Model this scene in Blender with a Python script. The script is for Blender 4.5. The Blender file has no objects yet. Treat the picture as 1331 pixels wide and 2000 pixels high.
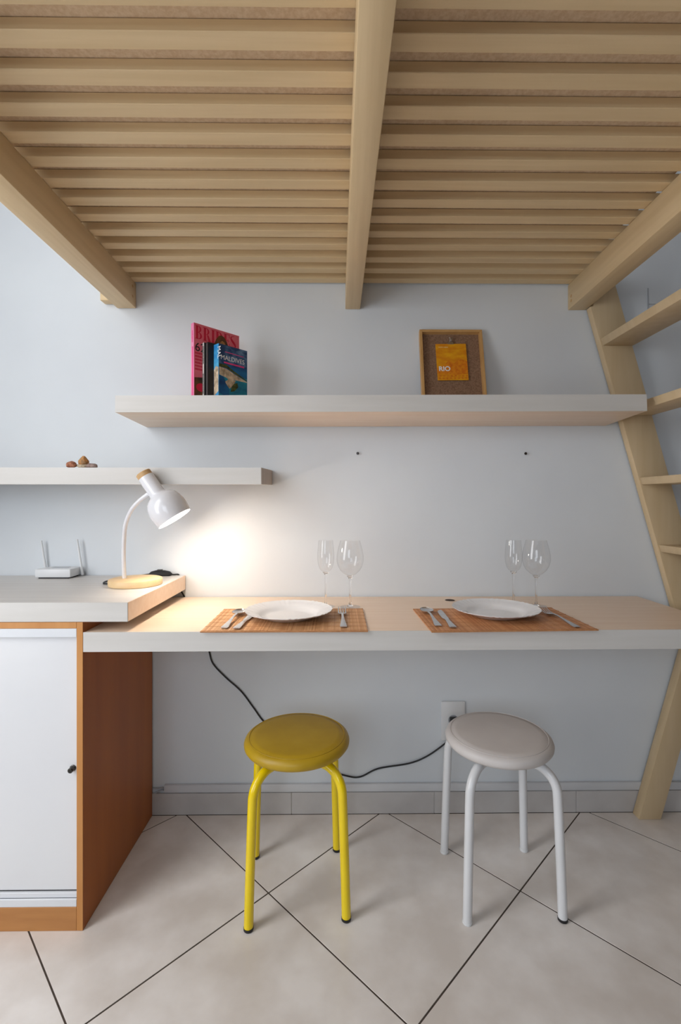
import bpy, bmesh, math, random
from mathutils import Vector, Matrix, noise as mnoise
random.seed(7)
scene = bpy.context.scene
COL = scene.collection
PI = math.pi

# ---------------------------------------------------------------- camera, sky, lights, exposure
cam_data = bpy.data.cameras.new('camera')
cam_data.sensor_fit = 'AUTO'
cam_data.sensor_width = 36.0
cam_data.lens = 937.0 / 2000.0 * 36.0
cam_data.shift_x = -10.2 / 2000.0
cam_data.shift_y = -20.0 / 2000.0
cam_data.clip_start = 0.02
cam = bpy.data.objects.new('camera', cam_data)
cam.location = (0, 0, 1.15)
cam.rotation_euler = (PI / 2, 0, -math.atan(0.0103))
COL.objects.link(cam)
scene.camera = cam

world = bpy.data.worlds.new('sky')
scene.world = world
world.use_nodes = True
bg = world.node_tree.nodes['Background']
bg.inputs['Color'].default_value = (0.78, 0.86, 1.0, 1)
bg.inputs['Strength'].default_value = 1.6

def area(name, loc, target, sx, sy, power, color):
    l = bpy.data.lights.new(name, 'AREA')
    l.shape = 'RECTANGLE'; l.size = sx; l.size_y = sy
    l.energy = power; l.color = color
    o = bpy.data.objects.new(name, l)
    o.location = loc
    d = Vector(target) - Vector(loc)
    o.rotation_euler = d.to_track_quat('-Z', 'Y').to_euler()
    COL.objects.link(o)
    return o

# daylight arriving through the two window openings of the room
area('window_daylight', (-1.70, 0.25, 1.55), (0, 0.85, 0.8), 0.85, 2.1, 22, (1.0, 0.985, 0.965))
area('balcony_daylight', (-0.85, -2.7, 1.75), (-0.85, 0, 1.1), 1.4, 1.6, 15, (0.84, 0.93, 1.0))

scene.view_settings.view_transform = 'Standard'
scene.view_settings.look = 'None'
scene.view_settings.gamma = 1.0
scene.view_settings.use_curve_mapping = False
scene.view_settings.exposure = 0.30

# ---------------------------------------------------------------- materials
def srgb(r, g, b):
    f = lambda c: (c / 255 / 12.92) if c / 255 <= 0.04045 else ((c / 255 + 0.055) / 1.055) ** 2.4
    return (f(r), f(g), f(b), 1.0)

def mat(name, col, rough=0.5, metal=0.0, col2=None, scale=(8, 8, 8), detail=4, contrast=(0.35, 0.65),
        bump=0.0, bscale=None, bdist=0.002, coat=0.0, emit=None, emit_s=0.0, spec=0.5, white=False):
    m = bpy.data.materials.new(name); m.use_nodes = True
    nt = m.node_tree; n = nt.nodes; L = nt.links
    b = n['Principled BSDF']
    b.inputs['Base Color'].default_value = col
    b.inputs['Roughness'].default_value = rough
    b.inputs['Metallic'].default_value = metal
    b.inputs['Coat Weight'].default_value = coat
    b.inputs['Specular IOR Level'].default_value = spec
    if emit is not None:
        b.inputs['Emission Color'].default_value = emit
        b.inputs['Emission Strength'].default_value = emit_s
    if col2 is not None or bump:
        tc = n.new('ShaderNodeTexCoord')
        mp = n.new('ShaderNodeMapping'); mp.inputs['Scale'].default_value = scale
        L.new(tc.outputs['Object'], mp.inputs['Vector'])
    if col2 is not None:
        if white:
            nz = n.new('ShaderNodeTexWhiteNoise'); nz.noise_dimensions = '1D'
            sx = n.new('ShaderNodeSeparateXYZ'); L.new(mp.outputs['Vector'], sx.inputs['Vector'])
            fl = n.new('ShaderNodeMath'); fl.operation = 'FLOOR'; L.new(sx.outputs['X'], fl.inputs[0])
            L.new(fl.outputs[0], nz.inputs['W']); src = nz.outputs['Value']
        else:
            nz = n.new('ShaderNodeTexNoise'); nz.inputs['Scale'].default_value = 1.0
            nz.inputs['Detail'].default_value = detail
            L.new(mp.outputs['Vector'], nz.inputs['Vector']); src = nz.outputs['Fac']
        rp = n.new('ShaderNodeValToRGB')
        rp.color_ramp.elements[0].position = contrast[0]; rp.color_ramp.elements[0].color = col
        rp.color_ramp.elements[1].position = contrast[1]; rp.color_ramp.elements[1].color = col2
        L.new(src, rp.inputs['Fac']); L.new(rp.outputs['Color'], b.inputs['Base Color'])
    if bump:
        mp2 = n.new('ShaderNodeMapping'); mp2.inputs['Scale'].default_value = bscale or scale
        L.new(tc.outputs['Object'], mp2.inputs['Vector'])
        nb = n.new('ShaderNodeTexNoise'); nb.inputs['Scale'].default_value = 1.0; nb.inputs['Detail'].default_value = 3
        L.new(mp2.outputs['Vector'], nb.inputs['Vector'])
        bp = n.new('ShaderNodeBump'); bp.inputs['Strength'].default_value = bump; bp.inputs['Distance'].default_value = bdist
        L.new(nb.outputs['Fac'], bp.inputs['Height']); L.new(bp.outputs['Normal'], b.inputs['Normal'])
    return m

M = {}
M['wall'] = mat('wall_paint', srgb(219, 224, 229), 0.75, col2=srgb(225, 230, 234), scale=(2.2, 2.2, 2.2), bump=0.25, bscale=(14, 14, 14), bdist=0.003, spec=0.25)
M['wall_low_bounce'] = mat('low_bounce_wall_paint', srgb(104, 94, 86), 0.8, col2=srgb(112, 102, 94), scale=(2, 2, 2))  # unseen walls, coloured dark to cut the bounced fill light
M['ceiling'] = mat('ceiling_paint', srgb(235, 235, 235), 0.8)
M['tile'] = mat('floor_tile', srgb(222, 213, 205), 0.28, col2=srgb(243, 237, 232), scale=(6, 6, 6), detail=9, bump=0.05, bscale=(60, 60, 60), bdist=0.0006)
M['grout'] = mat('grout', srgb(66, 56, 48), 0.9, col2=srgb(82, 70, 61), scale=(20, 20, 20))
M['grout_pale'] = mat('pale_grout', srgb(196, 192, 186), 0.9, col2=srgb(206, 202, 196), scale=(20, 20, 20))
M['base_tile'] = mat('baseboard_tile', srgb(190, 186, 184), 0.4, col2=srgb(205, 202, 200), scale=(6, 6, 6), detail=8)
M['loft'] = mat('cream_painted_wood', srgb(216, 190, 148), 0.5, col2=srgb(224, 199, 158), scale=(2.5, 60, 60), bump=0.12, bscale=(3, 120, 120), bdist=0.0008, spec=0.3)
M['loft_y'] = mat('cream_painted_beam', srgb(216, 190, 148), 0.5, col2=srgb(224, 199, 158), scale=(60, 2.5, 60), bump=0.12, bscale=(120, 3, 120), bdist=0.0008, spec=0.3)
M['ladder'] = mat('cream_painted_ladder', srgb(206, 182, 144), 0.5, col2=srgb(213, 190, 154), scale=(30, 30, 3), bump=0.1, bscale=(80, 80, 4), bdist=0.0008, spec=0.3)
M['board'] = mat('rough_pressed_board', srgb(204, 174, 140), 0.9, col2=srgb(218, 192, 160), scale=(140, 140, 140), bump=0.25, bscale=(200, 200, 200), bdist=0.001)
M['lam'] = mat('pale_laminate', srgb(238, 213, 189), 0.42, col2=srgb(243, 221, 199), scale=(3, 60, 60), spec=0.35)
M['lam_edge'] = mat('grey_white_edging', srgb(208, 205, 200), 0.45, col2=srgb(214, 211, 207), scale=(3, 40, 40))
M['lam_grey'] = mat('grey_laminate_top', srgb(208, 204, 200), 0.4, col2=srgb(215, 212, 208), scale=(3, 50, 50))
M['lam_end'] = mat('bare_shelf_end', srgb(180, 164, 150), 0.55, col2=srgb(190, 174, 160), scale=(60, 60, 5))
M['wood_front'] = mat('honey_wood_edge', srgb(194, 132, 70), 0.45, col2=srgb(206, 146, 84), scale=(30, 30, 4), detail=6)
M['wood_plinth'] = mat('honey_wood_rail', srgb(180, 122, 68), 0.5, col2=srgb(196, 138, 80), scale=(4, 30, 30), detail=6)
M['wood_side'] = mat('brown_wood_veneer', srgb(164, 88, 22), 0.42, col2=srgb(178, 100, 30), scale=(14, 14, 1.2), detail=7, bump=0.05, bscale=(60, 60, 4), bdist=0.0005)
M['door'] = mat('white_door_laminate', srgb(226, 227, 230), 0.4, col2=srgb(230, 231, 233), scale=(3, 3, 3))
M['alu'] = mat('pale_track', srgb(222, 225, 230), 0.35, col2=srgb(228, 231, 235), scale=(4, 4, 4))
M['black'] = mat('black_rubber', srgb(18, 18, 20), 0.5, col2=srgb(26, 26, 28), scale=(40, 40, 40))
M['gap'] = mat('dark_gap_fill', srgb(38, 38, 42), 0.7, col2=srgb(46, 46, 50), scale=(10, 10, 10))  # dark tone for the shaded door gap, also on the router foot
M['steel'] = mat('brushed_steel', srgb(190, 190, 192), 0.27, 1.0, col2=srgb(205, 205, 206), scale=(30, 30, 30))
M['dark_metal'] = mat('dark_metal', srgb(70, 68, 66), 0.35, 1.0, col2=srgb(88, 86, 84), scale=(60, 60, 60))
M['yellow'] = mat('yellow_enamel', srgb(245, 212, 2), 0.25, col2=srgb(248, 217, 8), scale=(9, 9, 9), coat=0.3)
M['yellow_seat'] = mat('mustard_vinyl', srgb(176, 142, 18), 0.42, col2=srgb(190, 156, 34), scale=(7, 7, 7), bump=0.12, bscale=(300, 300, 300), bdist=0.0005)
M['white_metal'] = mat('white_enamel', srgb(226, 227, 229), 0.25, col2=srgb(230, 231, 233), scale=(9, 9, 9), coat=0.3)
M['white_seat'] = mat('grey_white_vinyl', srgb(206, 200, 197), 0.45, col2=srgb(214, 209, 206), scale=(7, 7, 7), bump=0.12, bscale=(300, 300, 300), bdist=0.0005)
M['lamp_white'] = mat('white_lamp_lacquer', srgb(228, 228, 232), 0.22, col2=srgb(231, 231, 235), scale=(9, 9, 9), coat=0.4)
M['lamp_wood'] = mat('pale_turned_wood', srgb(226, 192, 142), 0.5, col2=srgb(236, 206, 160), scale=(6, 60, 60), detail=6)
M['cork'] = mat('tan_wood_cap', srgb(196, 156, 106), 0.6, col2=srgb(208, 170, 122), scale=(60, 60, 60))
M['bulb'] = mat('lit_bulb', srgb(255, 250, 240), 0.4, emit=(1.0, 0.9, 0.76, 1), emit_s=7)
M['plastic'] = mat('white_plastic', srgb(226, 228, 230), 0.35, col2=srgb(230, 232, 234), scale=(10, 10, 10))
M['plastic_grey'] = mat('grey_plastic', srgb(176, 180, 186), 0.45, col2=srgb(184, 188, 194), scale=(10, 10, 10))
M['trunk'] = mat('painted_trunking', srgb(206, 208, 212), 0.5, col2=srgb(214, 216, 219), scale=(4, 20, 20))
M['china'] = mat('white_glass_china', srgb(236, 236, 238), 0.16, col2=srgb(239, 239, 241), scale=(9, 9, 9), coat=0.3)
M['bamboo'] = mat('bamboo_sticks', srgb(198, 142, 92), 0.55, col2=srgb(232, 184, 134), scale=(250, 1, 1), contrast=(0.0, 1.0), white=True)
M['bamboo_dark'] = mat('fine_bamboo_sticks', srgb(192, 128, 80), 0.55, col2=srgb(220, 162, 112), scale=(250, 1, 1), contrast=(0.0, 1.0), white=True)
M['thread'] = mat('brown_thread', srgb(170, 116, 72), 0.8, col2=srgb(190, 134, 88), scale=(80, 80, 80))
M['frame_wood'] = mat('light_frame_wood', srgb(196, 150, 92), 0.5, col2=srgb(208, 164, 106), scale=(20, 20, 8), detail=6)
M['burlap'] = mat('brown_burlap', srgb(122, 92, 70), 0.9, col2=srgb(150, 118, 94), scale=(240, 240, 240), bump=0.5, bscale=(300, 300, 300), bdist=0.001)
M['paper'] = mat('page_edges', srgb(222, 216, 204), 0.8, col2=srgb(206, 200, 188), scale=(300, 20, 20))
M['ink_white'] = mat('white_ink', srgb(240, 240, 240), 0.6, col2=srgb(236, 236, 236), scale=(5, 5, 5))
M['ink_black'] = mat('black_ink', srgb(20, 16, 18), 0.6, col2=srgb(24, 20, 22), scale=(5, 5, 5))
M['ink_red'] = mat('crimson_ink', srgb(206, 14, 58), 0.5, col2=srgb(214, 24, 68), scale=(30, 30, 30))
M['ink_pink'] = mat('magenta_ink', srgb(232, 60, 130), 0.5, col2=srgb(224, 70, 138), scale=(30, 30, 30))
M['mag_cover'] = mat('rose_cover', srgb(238, 120, 138), 0.4, col2=srgb(226, 100, 122), scale=(14, 14, 14))
M['mag_spine'] = mat('pink_spine', srgb(240, 150, 184), 0.45, col2=srgb(234, 128, 172), scale=(30, 30, 14))
M['hair'] = mat('dark_brown_print', srgb(52, 34, 26), 0.5, col2=srgb(120, 70, 34), scale=(60, 60, 24))
M['blue_cover'] = mat('deep_sea_print', srgb(10, 52, 104), 0.35, col2=srgb(18, 110, 168), scale=(10, 10, 26), detail=6)
M['sky_print'] = mat('sky_print', srgb(24, 64, 112), 0.35, col2=srgb(120, 160, 200), scale=(26, 26, 40), contrast=(0.45, 0.75))
M['teal_print'] = mat('lagoon_print', srgb(10, 104, 140), 0.35, col2=srgb(30, 150, 176), scale=(20, 20, 34), detail=5)
M['sand_print'] = mat('sand_print', srgb(226, 206, 178), 0.4, col2=srgb(150, 130, 106), scale=(70, 70, 60), detail=6)
M['palm_print'] = mat('palm_print', srgb(24, 40, 24), 0.4, col2=srgb(86, 96, 40), scale=(90, 90, 90))
M['blue_spine'] = mat('sky_blue_spine', srgb(36, 130, 200), 0.4, col2=srgb(90, 180, 220), scale=(20, 20, 30))
M['book_black'] = mat('black_book_cloth', srgb(20, 18, 20), 0.5, col2=srgb(30, 28, 30), scale=(50, 50, 50))
M['book_grey'] = mat('grey_paper_spine', srgb(176, 172, 168), 0.6, col2=srgb(196, 192, 188), scale=(60, 60, 30))
M['card'] = mat('amber_card', srgb(236, 168, 14), 0.5, col2=srgb(218, 132, 8), scale=(26, 26, 60), detail=5)
M['card_dark'] = mat('burnt_orange_print', srgb(210, 108, 10), 0.5, col2=srgb(226, 140, 18), scale=(90, 90, 90))
M['card_light'] = mat('pale_yellow_print', srgb(240, 196, 110), 0.5, col2=srgb(244, 206, 130), scale=(50, 50, 50))
M['stone_red'] = mat('red_brown_stone', srgb(120, 66, 44), 0.8, col2=srgb(186, 126, 96), scale=(120, 120, 120), detail=6)
M['stone_amber'] = mat('amber_stone', srgb(196, 136, 74), 0.7, col2=srgb(150, 116, 80), scale=(90, 90, 90), detail=6)
M['stone_grey'] = mat('mauve_grey_stone', srgb(120, 96, 88), 0.85, col2=srgb(164, 142, 132), scale=(110, 110, 110), detail=6)
M['stone_pale'] = mat('pale_stone', srgb(206, 190, 164), 0.8, col2=srgb(170, 152, 128), scale=(110, 110, 110), detail=6)
M['hole'] = mat('painted_hole_shade', srgb(40, 24, 16), 0.9, col2=srgb(52, 32, 22), scale=(50, 50, 50))

def thin_glass():
    m = bpy.data.materials.new('thin_clear_glass'); m.use_nodes = True
    nt = m.node_tree; n = nt.nodes; L = nt.links; n.clear()
    out = n.new('ShaderNodeOutputMaterial')
    tr = n.new('ShaderNodeBsdfTransparent'); tr.inputs['Color'].default_value = (0.985, 0.985, 0.985, 1)
    tr2 = n.new('ShaderNodeBsdfTransparent'); tr2.inputs['Color'].default_value = (0.86, 0.865, 0.87, 1)
    gl = n.new('ShaderNodeBsdfGlossy'); gl.inputs['Roughness'].default_value = 0.02
    lw = n.new('ShaderNodeLayerWeight'); lw.inputs['Blend'].default_value = 0.5
    pw = n.new('ShaderNodeMath'); pw.operation = 'POWER'; pw.inputs[1].default_value = 5.0
    L.new(lw.outputs['Facing'], pw.inputs[0])
    fr = n.new('ShaderNodeMath'); fr.operation = 'MULTIPLY_ADD'; fr.inputs[1].default_value = 0.55; fr.inputs[2].default_value = 0.07
    L.new(pw.outputs[0], fr.inputs[0])
    m0 = n.new('ShaderNodeMixShader'); L.new(pw.outputs[0], m0.inputs[0]); L.new(tr.outputs[0], m0.inputs[1]); L.new(tr2.outputs[0], m0.inputs[2])
    mx = n.new('ShaderNodeMixShader')
    L.new(fr.outputs[0], mx.inputs[0]); L.new(m0.outputs[0], mx.inputs[1]); L.new(gl.outputs[0], mx.inputs[2])
    L.new(mx.outputs[0], out.inputs['Surface'])
    return m
def solid_glass():
    m = bpy.data.materials.new('solid_clear_glass'); m.use_nodes = True
    b = m.node_tree.nodes['Principled BSDF']
    b.inputs['Base Color'].default_value = (0.97, 0.97, 0.97, 1)
    b.inputs['Roughness'].default_value = 0.0
    b.inputs['IOR'].default_value = 1.45
    b.inputs['Transmission Weight'].default_value = 1.0
    return m
M['glass'] = thin_glass()
M['glass_solid'] = solid_glass()

# ---------------------------------------------------------------- mesh helpers
class MB:
    """collects shapes and links them as one mesh object"""
    def __init__(self):
        self.v = []; self.f = []
    def add(self, vs, fs, mx=None):
        o = len(self.v)
        self.v += [tuple(mx @ Vector(p)) if mx else tuple(p) for p in vs]
        self.f += [tuple(i + o for i in q) for q in fs]
        return self
    def box(self, a, b, mx=None):
        x0, y0, z0 = a; x1, y1, z1 = b
        vs = [(x0, y0, z0), (x1, y0, z0), (x1, y1, z0), (x0, y1, z0), (x0, y0, z1), (x1, y0, z1), (x1, y1, z1), (x0, y1, z1)]
        return self.add(vs, [(0, 3, 2, 1), (4, 5, 6, 7), (0, 1, 5, 4), (1, 2, 6, 5), (2, 3, 7, 6), (3, 0, 4, 7)], mx)
    def prism(self, poly, d0, d1, axis='z', mx=None):
        """polygon extruded along an axis: z: (x,y); y: (x,z); x: (y,z)"""
        n = len(poly)
        def P(p, d):
            return (p[0], p[1], d) if axis == 'z' else ((p[0], d, p[1]) if axis == 'y' else (d, p[0], p[1]))
        vs = [P(p, d0) for p in poly] + [P(p, d1) for p in poly]
        fs = [tuple(range(n))[::-1], tuple(range(n, 2 * n))]
        fs += [(i, (i + 1) % n, n + (i + 1) % n, n + i) for i in range(n)]
        return self.add(vs, fs, mx)
    def lathe(self, prof, n=40, mx=None, close=False):
        vs = []; fs = []; rings = []
        for r, z in prof:
            if r < 1e-6:
                rings.append([len(vs)] * n); vs.append((0, 0, z))
            else:
                rings.append(list(range(len(vs), len(vs) + n)))
                vs += [(r * math.cos(2 * PI * i / n), r * math.sin(2 * PI * i / n), z) for i in range(n)]
        pairs = list(zip(rings, rings[1:])) + ([(rings[-1], rings[0])] if close else [])
        for a, b in pairs:
            for i in range(n):
                j = (i + 1) % n
                q = []
                for k in (a[i], a[j], b[j], b[i]):
                    if k not in q: q.append(k)
                if len(q) > 2: fs.append(tuple(q))
        return self.add(vs, fs, mx)
    def tube(self, pts, r, n=12, mx=None, sub=6, smooth=True):
        P = [Vector(p) for p in pts]
        if smooth and len(P) > 2:
            Q = []
            for i in range(len(P) - 1):
                p0 = P[max(i - 1, 0)]; p1 = P[i]; p2 = P[i + 1]; p3 = P[min(i + 2, len(P) - 1)]
                for k in range(sub):
                    t = k / sub
                    Q.append(0.5 * ((2 * p1) + (p2 - p0) * t + (2 * p0 - 5 * p1 + 4 * p2 - p3) * t * t + (3 * p1 - p0 - 3 * p2 + p3) * t ** 3))
            Q.append(P[-1]); P = Q
        R = r if callable(r) else (lambda t: r)
        vs = []; fs = []; nrm = None
        for i, p in enumerate(P):
            t = (P[min(i + 1, len(P) - 1)] - P[max(i - 1, 0)]).normalized()
            if nrm is None:
                nrm = t.orthogonal().normalized()
            nrm = (nrm - t * nrm.dot(t)).normalized()
            bn = t.cross(nrm)
            rr = R(i / (len(P) - 1))
            vs += [tuple(p + (nrm * math.cos(2 * PI * k / n) + bn * math.sin(2 * PI * k / n)) * rr) for k in range(n)]
        for i in range(len(P) - 1):
            for k in range(n):
                j = (k + 1) % n
                fs.append((i * n + k, i * n + j, (i + 1) * n + j, (i + 1) * n + k))
        fs.append(tuple(range(n))[::-1]); m0 = (len(P) - 1) * n
        fs.append(tuple(range(m0, m0 + n)))
        return self.add(vs, fs, mx)
    def strip(self, secs, mx=None):
        """loft of flat rounded sections: (x, y, z, half width, half thickness)"""
        vs = []; fs = []; n = 8
        for x, y, z, w, t in secs:
            for k in range(n):
                a = 2 * PI * (k + 0.5) / n
                c, s = math.cos(a), math.sin(a)
                vs.append((x + w * max(-1, min(1, c * 1.15)), y, z + t * max(-1, min(1, s * 1.15))))
        for i in range(len(secs) - 1):
            for k in range(n):
                j = (k + 1) % n
                fs.append((i * n + k, i * n + j, (i + 1) * n + j, (i + 1) * n + k))
        fs.append(tuple(range(n))[::-1]); m0 = (len(secs) - 1) * n
        fs.append(tuple(range(m0, m0 + n)))
        return self.add(vs, fs, mx)
    def build(self, name, material, parent=None, loc=None, bevel=0.0, seg=2, smooth=True, angle=35):
        me = bpy.data.meshes.new(name)
        me.from_pydata(self.v, [], self.f)
        bm = bmesh.new(); bm.from_mesh(me)
        bmesh.ops.recalc_face_normals(bm, faces=bm.faces)
        if bevel:
            es = [e for e in bm.edges if e.is_manifold and e.calc_face_angle(0) > 0.6]
            bmesh.ops.bevel(bm, geom=es, offset=bevel, segments=seg, profile=0.5, affect='EDGES', clamp_overlap=True)
        bm.to_mesh(me); bm.free()
        if smooth:
            me.shade_smooth()
            me.set_sharp_from_angle(angle=math.radians(angle))
        me.materials.append(material)
        o = bpy.data.objects.new(name, me)
        COL.objects.link(o)
        if parent: o.parent = parent
        if loc: o.location = loc
        return o

def tag(o, label=None, cat=None, group=None, kind=None):
    if label: o['label'] = label
    if cat: o['category'] = cat
    if group: o['group'] = group
    if kind: o['kind'] = kind
    return o

def thing(name, label, cat, loc=(0, 0, 0), rot=(0, 0, 0), group=None):
    o = bpy.data.objects.new(name, None)
    o.empty_display_size = 0.05
    o.location = loc; o.rotation_euler = rot
    COL.objects.link(o)
    return tag(o, label, cat, group)

def copy_thing(src, loc, rot, label):
    c = src.copy(); COL.objects.link(c)
    c.location = loc; c.rotation_euler = rot; c['label'] = label
    for ch in src.children:
        d = ch.copy(); COL.objects.link(d); d.parent = c
        for g in ch.children:
            e = g.copy(); COL.objects.link(e); e.parent = d
    return c

def text(name, body, size, material, parent, mx, extrude=0.0002, align='LEFT', sx=1.0, bold=0.0):
    cu = bpy.data.curves.new(name, 'FONT')
    cu.offset = bold; cu.body = body; cu.size = size; cu.extrude = extrude; cu.align_x = align
    tmp = bpy.data.objects.new(name, cu); COL.objects.link(tmp)
    dg = bpy.context.evaluated_depsgraph_get()
    me = bpy.data.meshes.new_from_object(tmp.evaluated_get(dg))
    bpy.data.objects.remove(tmp)
    me.name = name
    me.transform(mx @ Matrix.Diagonal((sx, 1, 1, 1)))
    me.materials.clear(); me.materials.append(material)
    o = bpy.data.objects.new(name, me); COL.objects.link(o); o.parent = parent
    return o

# ---------------------------------------------------------------- room
XL, XR, YF, YB, ZC = -1.70, 2.3, -2.7, 1.775, 3.0

floor = MB().box((XL, YF, -0.06), (XR, YB, -0.0014)).build('floor', M['grout'], smooth=False)
tag(floor, kind='structure')
def clip(poly, ax, lim, sign):
    out = []
    for i in range(len(poly)):
        a, b = poly[i], poly[(i + 1) % len(poly)]
        da, db = sign * (lim - a[ax]), sign * (lim - b[ax])
        if da >= 0: out.append(a)
        if (da >= 0) != (db >= 0):
            t = da / (da - db)
            out.append((a[0] + (b[0] - a[0]) * t, a[1] + (b[1] - a[1]) * t))
    return out
DI = 0.7434                      # tile diagonal; the tiles are laid at 45 degrees
hd = DI / 2 - 0.0028
OX, OY = -0.2126, 1.413          # a grout crossing
for i in range(-9, 10):
    for j in range(-9, 10):
        cx = OX + (i + j + 1) * DI / 2
        cy = OY + (i - j) * DI / 2
        p = [(cx + hd, cy), (cx, cy + hd), (cx - hd, cy), (cx, cy - hd)]
        for ax, lim, sg in ((0, XL + .002, -1), (0, XR - .002, 1), (1, YF + .002, -1), (1, 1.7655, 1)):
            p = clip(p, ax, lim, sg) if len(p) > 2 else p
        if len(p) > 2:
            ar = abs(sum(p[k][0] * p[(k + 1) % len(p)][1] - p[(k + 1) % len(p)][0] * p[k][1] for k in range(len(p)))) / 2
            if ar > 0.003:
                MB().prism(p, -0.0014, 0.0 - 0.0003 * random.random()).build('tile', M['tile'], floor, bevel=0.0004, seg=1, smooth=False)

wb = MB().box((XL, YB, -0.06), (XR, YB + 0.12, ZC + 0.1)).build('wall_back', M['wall'], smooth=False)
tag(wb, kind='structure')
for a_, b_ in (((1.142, 1.856), (1.146, 1.945)), ((1.146, 1.884), (1.176, 1.887)), ((1.174, 1.850), (1.177, 1.887))):
    MB().box((a_[0], YB - .0022, a_[1]), (b_[0], YB + .001, b_[1])).build('wall_crack_line', M['plastic_grey'], wb, smooth=False)  # raised strips, coloured grey to draw the dark cracks and patch outline
# left wall with a window opening
wl = MB()
wl.box((XL - .15, YF - .12, -.06), (XL, -.2, ZC + .1)).box((XL - .15, .7, -.06), (XL, YB + .12, ZC + .1))
wl.box((XL - .15, -.2, -.06), (XL, .7, .45)).box((XL - .15, -.2, 2.65), (XL, .7, ZC + .1))
tag(wl.build('wall_left', M['wall'], smooth=False), kind='structure')
tag(MB().box((XR, YF - .12, -.06), (XR + .12, YB + .12, ZC + .1)).build('wall_right', M['wall_low_bounce'], smooth=False), kind='structure')
wf = MB()
wf.box((XL, YF - .12, -.06), (-1.6, YF, ZC + .1)).box((-.1, YF - .12, -.06), (XR, YF, ZC + .1))
wf.box((-1.6, YF - .12, -.06), (-.1, YF, .9)).box((-1.6, YF - .12, 2.65), (-.1, YF, ZC + .1))
tag(wf.build('wall_front', M['wall_low_bounce'], smooth=False), kind='structure')
tag(MB().box((XL, YF, ZC), (XR, YB, ZC + .1)).build('ceiling', M['ceiling'], smooth=False), kind='structure')
w1 = MB()
for y in (-.2, .64): w1.box((XL - .12, y, .45), (XL - .06, y + .06, 2.65))
w1.box((XL - .12, -.2, .45), (XL - .06, .7, .51)).box((XL - .12, -.2, 2.59), (XL - .06, .7, 2.65))
tag(w1.build('window_1', M['white_metal'], smooth=False), kind='structure')
w2 = MB()
for x in (-1.6, -.88, -.16): w2.box((x, YF - .1, .9), (x + .06, YF - .04, 2.65))
w2.box((-1.6, YF - .1, .9), (-.1, YF - .04, .96)).box((-1.6, YF - .1, 2.59), (-.1, YF - .04, 2.65))
tag(w2.build('window_2', M['white_metal'], smooth=False), kind='structure')

# tiled baseboard
bb = MB().box((XL, 1.769, 0.0), (XR, YB - .0002, 0.078)).build('baseboard_back', M['grout_pale'], smooth=False)
tag(bb, kind='structure')
x = -0.1809 - 5 * 0.5265
while x < XR:
    a, b = max(x + .0012, XL + .001), min(x + .5253, XR - .001)
    if b - a > .02:
        MB().box((a, 1.7662, 0.0005), (b, 1.7735, 0.0795)).build('tile', M['base_tile'], bb, bevel=0.001, seg=1, smooth=False)
    x += 0.5265

# cable trunking on the wall above the baseboard
t = MB().box((-.648, 1.7630, .0835), (2.2, 1.7748, .1115)).build('cable_trunking', M['trunk'], bevel=0.002)
tag(t, 'long pale cable trunking running along the wall above the baseboard', 'trunking')
for k, z in enumerate((.090, .101)):
    MB().tube([(-.652, 1.769, .092 + .008 * k), (-.67, 1.770, z - .004), (-.692, 1.771, z - .016 + .012 * k)], .003, 8).build('cable', M['plastic_grey'], t)

# ---------------------------------------------------------------- loft bed overhead
loft = thing('loft_bed', 'cream painted wooden loft bed platform of beams and slats overhead', 'loft bed', (0, 1.77, 1.861))
def Ybeam(name, x_far, x_near, w, z0, z1, y0=.2, y1=1.7735):
    dx = (x_far - x_near)
    m = MB()
    x1 = x_far; x0 = x_far + (x_near - x_far) * (y1 - y0) / (1.7665 - 1.1)
    P = [(x0, y0), (x0 + w, y0), (x1 + w, y1), (x1, y1)]
    P = [(px, py - 1.77) for px, py in P]
    return m.prism(P, z0 - 1.861, z1 - 1.861).build(name, M['loft_y'], loft, bevel=0.0025)
bl = Ybeam('beam', -.8225, -.8085, .069, 1.861, 1.9535)
bc = Ybeam('beam', .0169, .0219, .0547, 1.861, 1.9535)
br = Ybeam('beam', .8435, .8290, .066, 1.861, 1.9535)
for k in range(21):
    yf = 1.7634 - .0754 * k
    dz = random.uniform(-.0008, .0012)
    xa = -.80 + random.uniform(-.004, .004); xb = .893 + random.uniform(-.004, .004)
    if yf < .25: break
    MB().box((xa, yf - .0352 - 1.77, 1.9545 + dz - 1.861), (xb, yf - 1.77, 1.9775 - 1.861)).build('slat', M['loft'], loft, bevel=0.0012, seg=1)
MB().box((-.78, .2 - 1.77, 1.9785 - 1.861), (.845, 1.773 - 1.77, 1.9945 - 1.861)).build('bed_board', M['board'], loft, smooth=False)
MB().box((-.868, 1.735 - 1.77, 1.875 - 1.861), (-.823, 1.7735 - 1.77, 1.9530 - 1.861)).build('bracket', M['loft'], loft, bevel=0.004)
MB().box((-.83, .2 - 1.77, 1.8615 - 1.861), (.905, .2 - .04 - 1.77, 1.995 - 1.861)).build('front_rail', M['loft'], loft, bevel=0.002)
# dowel plugs near the wall on the outer beams
for (x, y, z) in ((-.7537, 1.742, 1.93), (-.7537, 1.742, 1.893), (.8427, 1.745, 1.902), (.8427, 1.745, 1.885)):
    mx = Matrix.Translation((x, y - 1.77, z - 1.861)) @ Matrix.Rotation(PI / 2, 4, 'Y')
    MB().lathe([(0, -.0012), (.0055, -.0012), (.0055, .0012), (0, .0012)], 12, mx).build('dowel', M['cork'], loft)

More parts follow.
